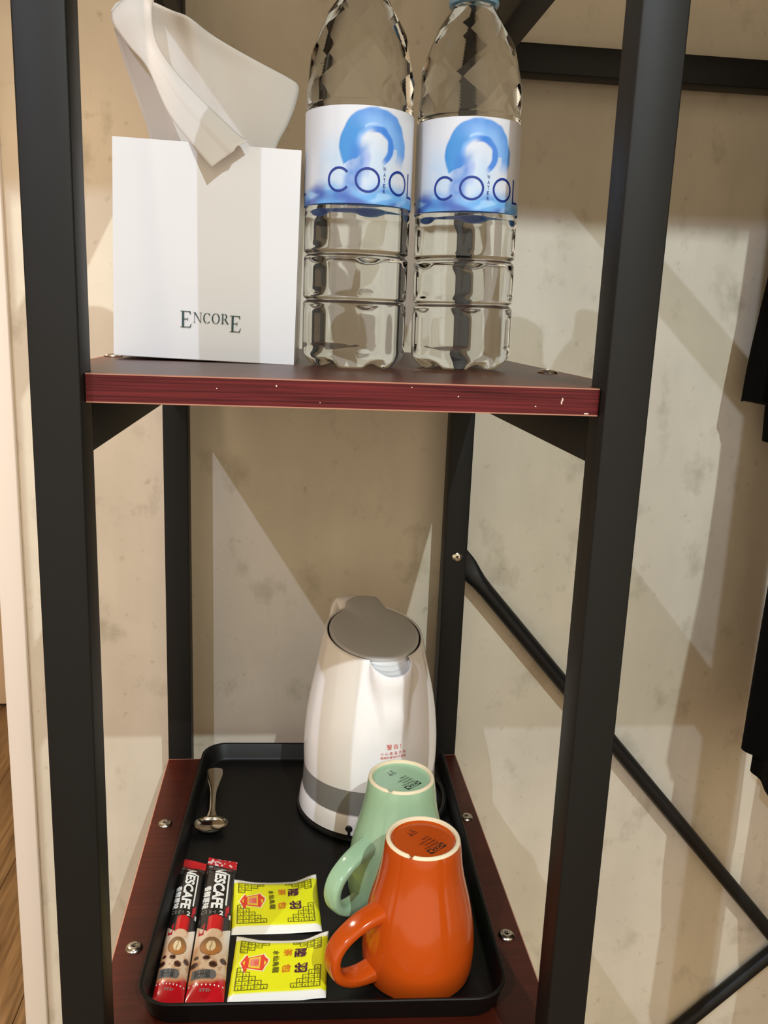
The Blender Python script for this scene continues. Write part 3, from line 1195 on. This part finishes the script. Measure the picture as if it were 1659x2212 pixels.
# ------------------------------------------------------------------ tea packets
M_tea = painted('tea_packet_paper', 0.45, coat=0.15)
M_pur = mat('purple_brown_ink', '#5a2c3c', 0.5)
M_ora = mat('orange_ink', '#ea8a1c', 0.5)
M_olv = mat('olive_ink', '#76700f', 0.5)
M_lan = mat('lantern_red_ink', '#e8452c', 0.5)
M_pnk = mat('pink_ink', '#ee8a76', 0.5)
M_yel = mat('warm_yellow_ink', '#f2c83a', 0.5)
M_pale = mat('pale_yellow_ink', '#f6f3b4', 0.5)


def tea_packet(corners, label, curl):
    TL, TR, BR, BL = [Vector(c) for c in corners]
    c0 = (TL + TR + BR + BL) / 4
    t = thing('tea_packet', label, 'tea bag', (c0.x, c0.y, ZT), 0, 'yellow tea packets on the tray')

    def surf(u, v, off=0.0):
        p_ = (TL * (1 - u) + TR * u) * (1 - v) + (BL * (1 - u) + BR * u) * v - c0
        body = sm(0.0, 0.14, v) * sm(1.0, 0.86, v) * sm(0, 0.06, u) * sm(1, 0.94, u)
        z = 0.0006 + 0.0028 * body * (0.75 + 0.25 * sin(pi * u)) + curl * (sm(0.70, 1.0, u) * (1 - v) ** 2 * 1.0 + 0.35 * sm(0.3, 0.0, u) * (1 - v) ** 2)
        z += curl * 0.25 * v ** 3 * sm(0.6, 1.0, u)
        # sagging top edge
        p_ = p_ + (BL - TL) * (0.045 * sin(pi * u) * (1 - v) ** 2)
        return (p_.x, p_.y, z + off)
    n = 44
    vs = [surf(i / n, j / n) for j in range(n + 1) for i in range(n + 1)]
    o = mk('envelope', vs, [q[::-1] for q in grid_faces(n + 1, n + 1, False)], M_tea, t, True, fix=False)
    yel, wht = lin('#eeec10'), lin('#f6f2e6')

    def colr(i):
        v = (i // (n + 1)) / n
        return mixc(wht, yel, sm(0.065, 0.085, v) * sm(0.905, 0.885, v))
    paint(o, colr)
    md_ = o.modifiers.new('paper', 'SOLIDIFY')
    md_.thickness = 0.0005
    md_.offset = -1
    put = lambda dz: (lambda x, y: surf(x, 1 - y, dz))
    # fretwork corners: stepped triangles of little key squares
    fr = Flat()

    def fret(cx, cy, sx, sy, w, h, n_):
        lw = 0.0135
        X = lambda q: cx + sx * q * w
        Y = lambda q: cy + sy * q * h
        fr.line((X(0), Y(0)), (X(1), Y(0)), lw)
        fr.line((X(0), Y(0)), (X(0), Y(1)), lw)
        for a_ in range(n_):
            for b_ in range(n_ - a_):
                x0, x1, y0, y1 = a_ / n_, (a_ + 1) / n_, b_ / n_, (b_ + 1) / n_
                fr.line((X(x1), Y(y0)), (X(x1), Y(y1)), lw * 0.8)
                fr.line((X(x0), Y(y1)), (X(x1), Y(y1)), lw * 0.8)
                if (a_ + b_) % 2 == 0:
                    fr.line((X(x0 + 0.5 / n_), Y(y0)), (X(x0 + 0.5 / n_), Y(y0 + 0.62 / n_)), lw * 0.7)
                else:
                    fr.line((X(x0), Y(y0 + 0.5 / n_)), (X(x0 + 0.6 / n_), Y(y0 + 0.5 / n_)), lw * 0.7)
    fret(0.06, 0.145, 1, 1, 0.33, 0.33, 5)
    fret(0.93, 0.145, -1, 1, 0.30, 0.33, 5)
    fret(0.065, 0.90, 1, -1, 0.30, 0.19, 4)
    fret(0.925, 0.90, -1, -1, 0.30, 0.16, 4)
    fr.build('fretwork', put(0.0002), M_olv, t, 0.025)
    # the lantern lies on its side
    P = [(255, 490), (315, 400), (340, 392), (345, 422), (530, 378), (545, 370), (570, 410), (612, 440), (605, 490), (575, 530), (550, 588), (535, 580), (345, 550), (337, 602), (315, 590)]
    cv = lambda x_, y_: ((x_ - 150) / 1240.0, 1 - (y_ - 130) / 790.0)
    mid = cv(430, 490)
    pts = [cv(*q) for q in P]
    halo, red, yl, pk = Flat(), Flat(), Flat(), Flat()
    halo.poly([(mid[0] + (x_ - mid[0]) * 1.12, mid[1] + (y_ - mid[1]) * 1.14) for x_, y_ in pts])
    red.poly(pts)
    yl.poly([cv(*q) for q in ((362, 428), (512, 398), (512, 560), (362, 540))])
    yl.poly([cv(*q) for q in ((280, 485), (310, 455), (310, 520))])
    yl.poly([cv(*q) for q in ((560, 455), (588, 470), (588, 500), (560, 520))])
    pk.poly([cv(*q) for q in ((382, 445), (494, 425), (494, 530), (382, 520))])
    halo.build('lantern_halo', put(0.00018), M_pale, t, 0.03)
    red.build('lantern', put(0.00026), M_lan, t, 0.03)
    yl.build('lantern_panel', put(0.00034), M_yel, t, 0.03)
    pk.build('lantern_seal', put(0.00042), M_pnk, t, 0.03)
    seal = Flat()
    seal.text('茶', *(0.225, 0.50, 0.275, 0.60), 90)
    seal.build('seal_lettering', put(0.0005), M_lan, t, 0.03)

    def put_text(parts, m_, nm, bold, off=0.0003):
        ft = Flat()
        for ch, cx_, cy_, w_, h_ in parts:
            u_, v_ = cv(cx_, cy_)
            for q_ in range(max(1, int(bold))):
                e_ = 0.0045 * (q_ - (bold - 1) / 2) if bold else 0.0
                ft.text(ch, u_ - w_ / 2 + e_, v_ - h_ / 2 + e_, u_ + w_ / 2 + e_, v_ + h_ / 2 + e_, 90, 0.0)
        ft.build(nm, put(off), m_, t, 0.022)
    put_text((('陸', 1030, 365, 0.120, 0.140), ('羽', 1048, 560, 0.120, 0.150)), M_pur, 'large_lettering', 4)
    put_text((('茶', 862, 355, 0.085, 0.125), ('包', 862, 565, 0.085, 0.135)), M_ora, 'orange_lettering', 3)
    put_text((('水', 705, 355, 0.060, 0.075), ('仙', 712, 428, 0.060, 0.080), ('烏', 716, 502, 0.060, 0.080), ('龍', 722, 582, 0.064, 0.090)), M_olv, 'small_lettering', 3)
    return t


tea_packet([(0.0800, 0.2060, 0), (0.1465, 0.2050, 0), (0.1495, 0.1425, 0), (0.0825, 0.1435, 0)], 'yellow tea packet with red lantern, the one nearer the kettle', 0.0050)
tea_packet([(0.0868, 0.1392, 0), (0.1540, 0.1368, 0), (0.1500, 0.0775, 0), (0.0840, 0.0768, 0)], 'yellow tea packet with red lantern, at the front edge of the tray', 0.0055)

# ------------------------------------------------------------------ coffee sachets
M_stick = painted('foil_sachet_print', 0.25, coat=0.35)
M_wh = mat('white_print', '#f2efe6', 0.5)
M_gy = mat('grey_print', '#8b8880', 0.5)
M_bkp = mat('black_print', '#1a1816', 0.5)
M_rdp = mat('red_foil_print', '#c4202c', 0.4)
BEANS = ((0.42, 0.740, 0.11, 0.015), (0.62, 0.777, 0.12, 0.020), (0.88, 0.748, 0.09, 0.019), (0.10, 0.778, 0.12, 0.018), (0.14, 0.738, 0.07, 0.012))


def sachet_color(u, v, seed):
    red, blk, cream = lin('#c3161f'), lin('#1b1917'), lin('#dec2a2')
    n1 = nz(u * 3 + seed, v * 20, 1.0)
    n2 = nz(u * 9 + seed, v * 60, 1.0)
    if v < 0.062:
        c = red
        if seed > 0 and n2 > 0.10 + 0.4 * sm(0.4, 0.9, u):
            c = mixc(red, lin('#f2dcd8'), 0.85)  # pale foil glints painted into the crinkled end
        return c
    c = blk
    # cream ground rises in an arch round the red cup
    arch = 0.585 - 0.075 * sm(0.30, 0.06, abs(u - 0.54) * 0.0 + min(u, 1.02 - u))
    arch = 0.53 + 0.05 * (1 - (2 * abs(u - 0.5)) ** 2)
    if v > arch:
        c = cream
        c = mixc(c, lin('#f6efe4'), sm(0.7, 1.0, u) * sm(0.72, 0.58, v))
        c = mixc(c, lin('#c07f45'), sm(0.40, 0.0, u) * sm(0.60, 0.70, v) * (0.75 + 0.5 * n1))
        c = mixc(c, lin('#b98556'), 0.6 * sm(0.0, 0.35, n2) * sm(0.70, 0.74, v))
        c = mixc(c, lin('#cf7f52'), 0.75 * sm(0.80, 0.88, v))
    # red cup
    cx = abs(u - 0.55)
    if 0.462 < v < 0.585 and cx < 0.235 and v < 0.565 + 0.02 * (1 - (cx / 0.235) ** 2) * -1 + 0.02:
        edge = 0.462 + 0.016 * (cx / 0.235) ** 2
        if v > edge:
            c = mixc(lin('#d01a1c'), lin('#7d1420'), sm(0.10, 0.22, u - 0.55))
            c = mixc(c, lin('#e8604c'), 0.4 * sm(0.05, 0.0, abs(u - 0.40)))
    # crema in the cup
    e = ((u - 0.56) / 0.235) ** 2 + ((v - 0.585) / 0.030) ** 2
    if e < 1:
        c = mixc(lin('#e2bf9c'), lin('#c79a6e'), sm(0.3, 1.0, e) * sm(0.5, 0.9, u))
    if 0.09 < u < 0.24 and 0.520 + 0.1 * (0.24 - u) < v < 0.60 and v > 0.56 - 0.3 * (u - 0.09):
        if (u - 0.16) ** 2 / 0.003 + (v - 0.565) ** 2 / 0.0004 > 1:
            c = lin('#b01a28')
    # roundel
    du, dv = (u - 0.50) / 0.315, (v - 0.668) / 0.058
    d = hypot(du, dv)
    if d < 1:
        c = mixc(lin('#b5763a'), lin('#8a6440'), sm(0.3, -0.7, dv))
        if d > 0.93:
            c = lin('#7d5a3c')
        if (du / 0.42) ** 2 + ((dv + 0.02) / 0.56) ** 2 < 1:
            c = lin('#ecd3a6')
            if abs(du + 0.06 * sin(dv * 6)) < 0.05:
                c = lin('#9b7248')
    for bu, bv, ra, rb in BEANS:
        q = ((u - bu) / ra) ** 2 + ((v - bv) / rb) ** 2
        if q < 1:
            c = mixc(lin('#3a1c14'), lin('#7c4c34'), sm(0.1, 1.0, q))
            if abs((v - bv) / rb - 0.25 * sin((u - bu) * 20)) < 0.16:
                c = lin('#241009')
    # pill
    if 0.808 < v < 0.865 and 0.08 < u < 0.74 and ((u - 0.62) / 0.12) ** 2 * (u > 0.62) + ((v - 0.8365) / 0.0286) ** 2 < 1:
        c = lin('#6d6b69')
    k = sm(0.868, 0.892, v + 0.035 * sm(0.6, 1.0, u))
    c = mixc(c, red, k)
    return c


def sachet(corners, label, seed):
    TL, TR, BR, BL = [Vector(c) for c in corners]
    c0 = (TL + TR + BR + BL) / 4
    c0.z = 0
    t = thing('coffee_sachet', label, 'sachet', (c0.x, c0.y, ZT), 0, 'coffee sachets on the tray')

    def surf(u, v, off=0.0):
        p_ = (TL * (1 - u) + TR * u) * (1 - v) + (BL * (1 - u) + BR * u) * v - c0
        body = sm(0.055, 0.15, v) * sm(0.99, 0.86, v)
        prof = max(0.0, 1 - (2 * u - 1) ** 2) ** 0.6
        z = 0.0007 + p_.z + 0.0052 * body * prof + 0.0005 * sin(v * 60 + 5 * u + seed) * (1 - body) * 0.6
        z += 0.0003 * nz(u * 3 + seed, v * 14, 1.0) * body
        return (p_.x, p_.y, z + off)
    nu, nv = 84, 400
    vs = [surf(i / nu, j / nv) for j in range(nv + 1) for i in range(nu + 1)]
    o = mk('foil_packet', vs, [q[::-1] for q in grid_faces(nu + 1, nv + 1, False)], M_stick, t, True, fix=False)
    paint(o, lambda i: sachet_color((i % (nu + 1)) / nu, (i // (nu + 1)) / nv, seed))
    md_ = o.modifiers.new('foil', 'SOLIDIFY')
    md_.thickness = 0.0004
    md_.offset = -1
    put = lambda dz: (lambda x, y: surf(x, 1 - y, dz))
    def deco(name, m_, fill):
        q_ = Flat()
        fill(q_)
        return q_.build(name, put(0.00025), m_, t, 0.035)

    def brand(w):
        w.text('NESCAFE', 0.33, 1 - 0.418, 0.70, 1 - 0.100, 90, 0.04)
        w.rect(0.765, 1 - 0.385, 0.815, 1 - 0.150)
        w.rect(0.69, 1 - 0.158, 0.815, 1 - 0.148)
    deco('brand_lettering', M_wh, brand)

    def flavour(w):
        for e_ in (-0.008, 0.0, 0.008):
            w.text('香醇原味', 0.06 + e_, 1 - 0.420 + e_ * 0.15, 0.27 + e_, 1 - 0.255 + e_ * 0.15, 90, 0.0)
    deco('flavour_lettering', M_wh, flavour)
    deco('number', M_wh, lambda w: w.text('2', 0.62, 1 - 0.462, 0.74, 1 - 0.432, 0, 0.03))
    deco('number', M_wh, lambda w: w.text('1', 0.91, 1 - 0.470, 0.96, 1 - 0.440, 0, 0.03))

    def dots(w):
        for i in range(9):
            u_, v_ = 0.06 + 0.11 * i, 0.893
            w.poly([(u_ - 0.022, 1 - v_), (u_, 1 - v_ + 0.005), (u_ + 0.022, 1 - v_), (u_, 1 - v_ - 0.005)])
    deco('dotted_line', M_wh, dots)

    def notes(g):
        g.disc(0.14, 1 - 0.082, 0.085, 0.011)
        g.smallprint(0.05, 1 - 0.108, 0.23, 1 - 0.099, 3)
        g.smallprint(0.04, 1 - 0.129, 0.20, 1 - 0.120, 3)
        g.smallprint(0.04, 1 - 0.149, 0.20, 1 - 0.140, 3)
        g.line((0.27, 1 - 0.07), (0.27, 1 - 0.115), 0.012)
    deco('note_lettering', M_gy, notes)

    def kind(g):
        g.smallprint(0.08, 1 - 0.457, 0.26, 1 - 0.433, 2)
        g.smallprint(0.32, 1 - 0.457, 0.52, 1 - 0.433, 2)
    deco('kind_lettering', M_gy, kind)
    deco('tear_lettering', M_gy, lambda g: g.smallprint(0.34, 1 - 0.921, 0.66, 1 - 0.909, 4))
    k = Flat()
    k.text('新升級', 0.14, 1 - 0.860, 0.58, 1 - 0.813, 0, 0.0)
    k.build('pill_lettering', put(0.00025), M_bkp, t, 0.035)
    r_ = Flat()
    r_.text('合', 0.77, 1 - 0.465, 0.88, 1 - 0.440, 0, 0.03)
    r_.line((0.80, 1 - 0.43), (0.90, 1 - 0.40), 0.05)
    r_.build('red_lettering', put(0.00025), M_rdp, t, 0.035)
    return t


sachet([(0.0358, 0.2362, 0.0012), (0.0564, 0.2300, 0), (0.0556, 0.0732, 0), (0.0345, 0.0760, 0.0010)], 'slim black and red coffee sachet lying along the left side of the tray', 0)
sachet([(0.0574, 0.2372, 0.0012), (0.0815, 0.2305, 0), (0.0822, 0.0724, 0), (0.0562, 0.0730, 0)], 'slim coffee sachet with crinkled red end, lying beside the tea packets', 3)

# ------------------------------------------------------------------ teaspoon
M_sp = mat('polished_steel', '#b9b2a4', 0.14, 1.0)
sp = thing('teaspoon', 'small stainless steel teaspoon in the back left corner of the tray', 'spoon', (0.0550, 0.2790, ZT))
prof = []
for k in range(10):
    a = k / 9 * pi / 2
    prof.append((0.0148 * sin(a) + 0.0002, 0.0066 * (1 - cos(a)) + 0.0006))
inner = [(r - 0.0008 if r > 0.002 else 0.0003, z + 0.0007) for r, z in reversed(prof)]
lathe('bowl', prof + [(0.0149, 0.0076)] + inner, M_sp, sp, 48, True, True, lambda a, r, z: (r * cos(a), r * sin(a) * 0.74, z + 0.05 * r * sin(a)))
pth = catmull([(0.0, 0.0100, 0.0076), (-0.0002, 0.0190, 0.0098), (-0.0008, 0.034, 0.0125), (-0.0016, 0.052, 0.0138), (-0.0026, 0.070, 0.0132), (-0.0034, 0.0830, 0.0120), (-0.0037, 0.0885, 0.0114)], 6)
nn = len(pth)
wid = lambda s: 0.0046 - 0.0019 * sm(0.0, 0.18, s) + 0.0050 * sm(0.35, 0.75, s)
ab = []
for i in range(nn):
    s = i / (nn - 1)
    e = sqrt(max(0.02, 1 - max(0.0, (s - 0.88) / 0.12) ** 2))
    ab.append((wid(s) * e, 0.0009))
loft('handle', sweep_rings(pth, ab, (1, 0, 0), 14, 0.8), M_sp, sp)

# ------------------------------------------------------------------ black robes on hangers
M_cloth = mat('black_cloth', '#0c0b0b', 0.95, spec=0.1, bump=(260, 0.5, 0.001))
M_wood = mat('hanger_wood', '#3a2a1e', 0.5)


def robe(x0, zoff, label, ys=0.0):
    t = thing('robe', label, 'robe', (x0, 0.2, ZU + 0.49), 0, 'black robes hanging on the rack')
    Z = lambda z: z - 0.49 + zoff
    rings, n = [], 96
    for z, hy, hx in ((0.395, 0.045, 0.012), (0.385, 0.09, 0.020), (0.355, 0.165, 0.026), (0.30, 0.172, 0.030), (0.20, 0.168, 0.032), (0.08, 0.165, 0.030), (-0.05, 0.166, 0.030), (-0.18, 0.170, 0.030), (-0.28, 0.172, 0.031), (-0.36, 0.174, 0.032), (-0.385, 0.175, 0.032)):
        ring = []
        f_ = sm(0.25, -0.3, z)
        for i in range(n):
            q = 2 * pi * i / n
            cx, sx = cos(q), sin(q)
            yy = math.copysign(abs(cx) ** 0.7, cx) * (hy + ys * f_)
            xx = math.copysign(abs(sx) ** 0.8, sx) * (hx + 0.008 * f_ * sin(q * 7 + z * 3))
            ring.append((xx, yy + 0.003 * f_ * sin(9 * q), Z(z) + 0.006 * f_ * sin(5 * q + 1)))
        rings.append(ring)
    loft('robe_body', rings, M_cloth, t)
    lin_ = []
    for z, k_ in ((-0.20, 0.88), (-0.30, 0.90), (-0.385, 0.915), (-0.412, 0.92)):
        lin_.append([(0.026 * sin(2 * pi * i / 64) + 0.004 * sin(14 * pi * i / 64), math.copysign(abs(cos(2 * pi * i / 64)) ** 0.7, cos(2 * pi * i / 64)) * 0.178 * k_, Z(z) + 0.004 * sin(8 * pi * i / 64)) for i in range(64)])
    loft('robe_lining', lin_, M_cloth, t)
    for s in (1, -1):
        P = catmull([(0, s * 0.135, Z(0.352)), (-0.004, s * 0.170, Z(0.30)), (-0.012, s * 0.188, Z(0.20)), (-0.018, s * 0.197, Z(0.10)), (-0.023, s * 0.203, Z(0.02)), (-0.025, s * 0.2065, Z(-0.036))], 5)
        k = len(P)
        ab_ = [(0.020 + 0.004 * sm(0.3, 1, i / k), 0.013 + 0.004 * sm(0.2, 1, i / k)) for i in range(k)]
        rr = sweep_rings(P, ab_, (0, 1, 0), 28)
        for j, ring in enumerate(rr):
            for i in range(len(ring)):
                q = 2 * pi * i / len(ring)
                ring[i] = ring[i] + Vector((0.0018 * sin(5 * q + j * 0.2), 0, 0.003 * sin(2 * q) * (j > k - 3)))
        loft('sleeve', rr, M_cloth, t)
        P2 = [p_ + Vector((0.018, -s * 0.002, 0)) for p_ in P[k // 2:]] + [P[-1] + Vector((0.020, -s * 0.002, -0.040))]
        loft('sleeve_lining', sweep_rings(P2, [(0.019, 0.011)] * len(P2), (0, 1, 0), 24), M_cloth, t)
    hk = catmull([(0, 0, Z(0.385)), (0, 0, 0.024 - 0.05), (0, 0.015, 0.0 - 0.012), (0, 0.0158, 0.004), (0, 0.010, 0.0140), (0, 0.0, 0.0168), (0, -0.010, 0.0135)], 5)
    loft('hanger_hook', sweep_rings(hk, [(0.0016, 0.0016)] * len(hk), (1, 0, 0), 10), M_steel, t)
    return t


robe(0.6140, 0.0, 'black cloth robe hanging nearest the shelf tower at right picture edge')
robe(0.7040, -0.040, 'black cloth robe hanging behind the first one, its hem a little lower', 0.008)
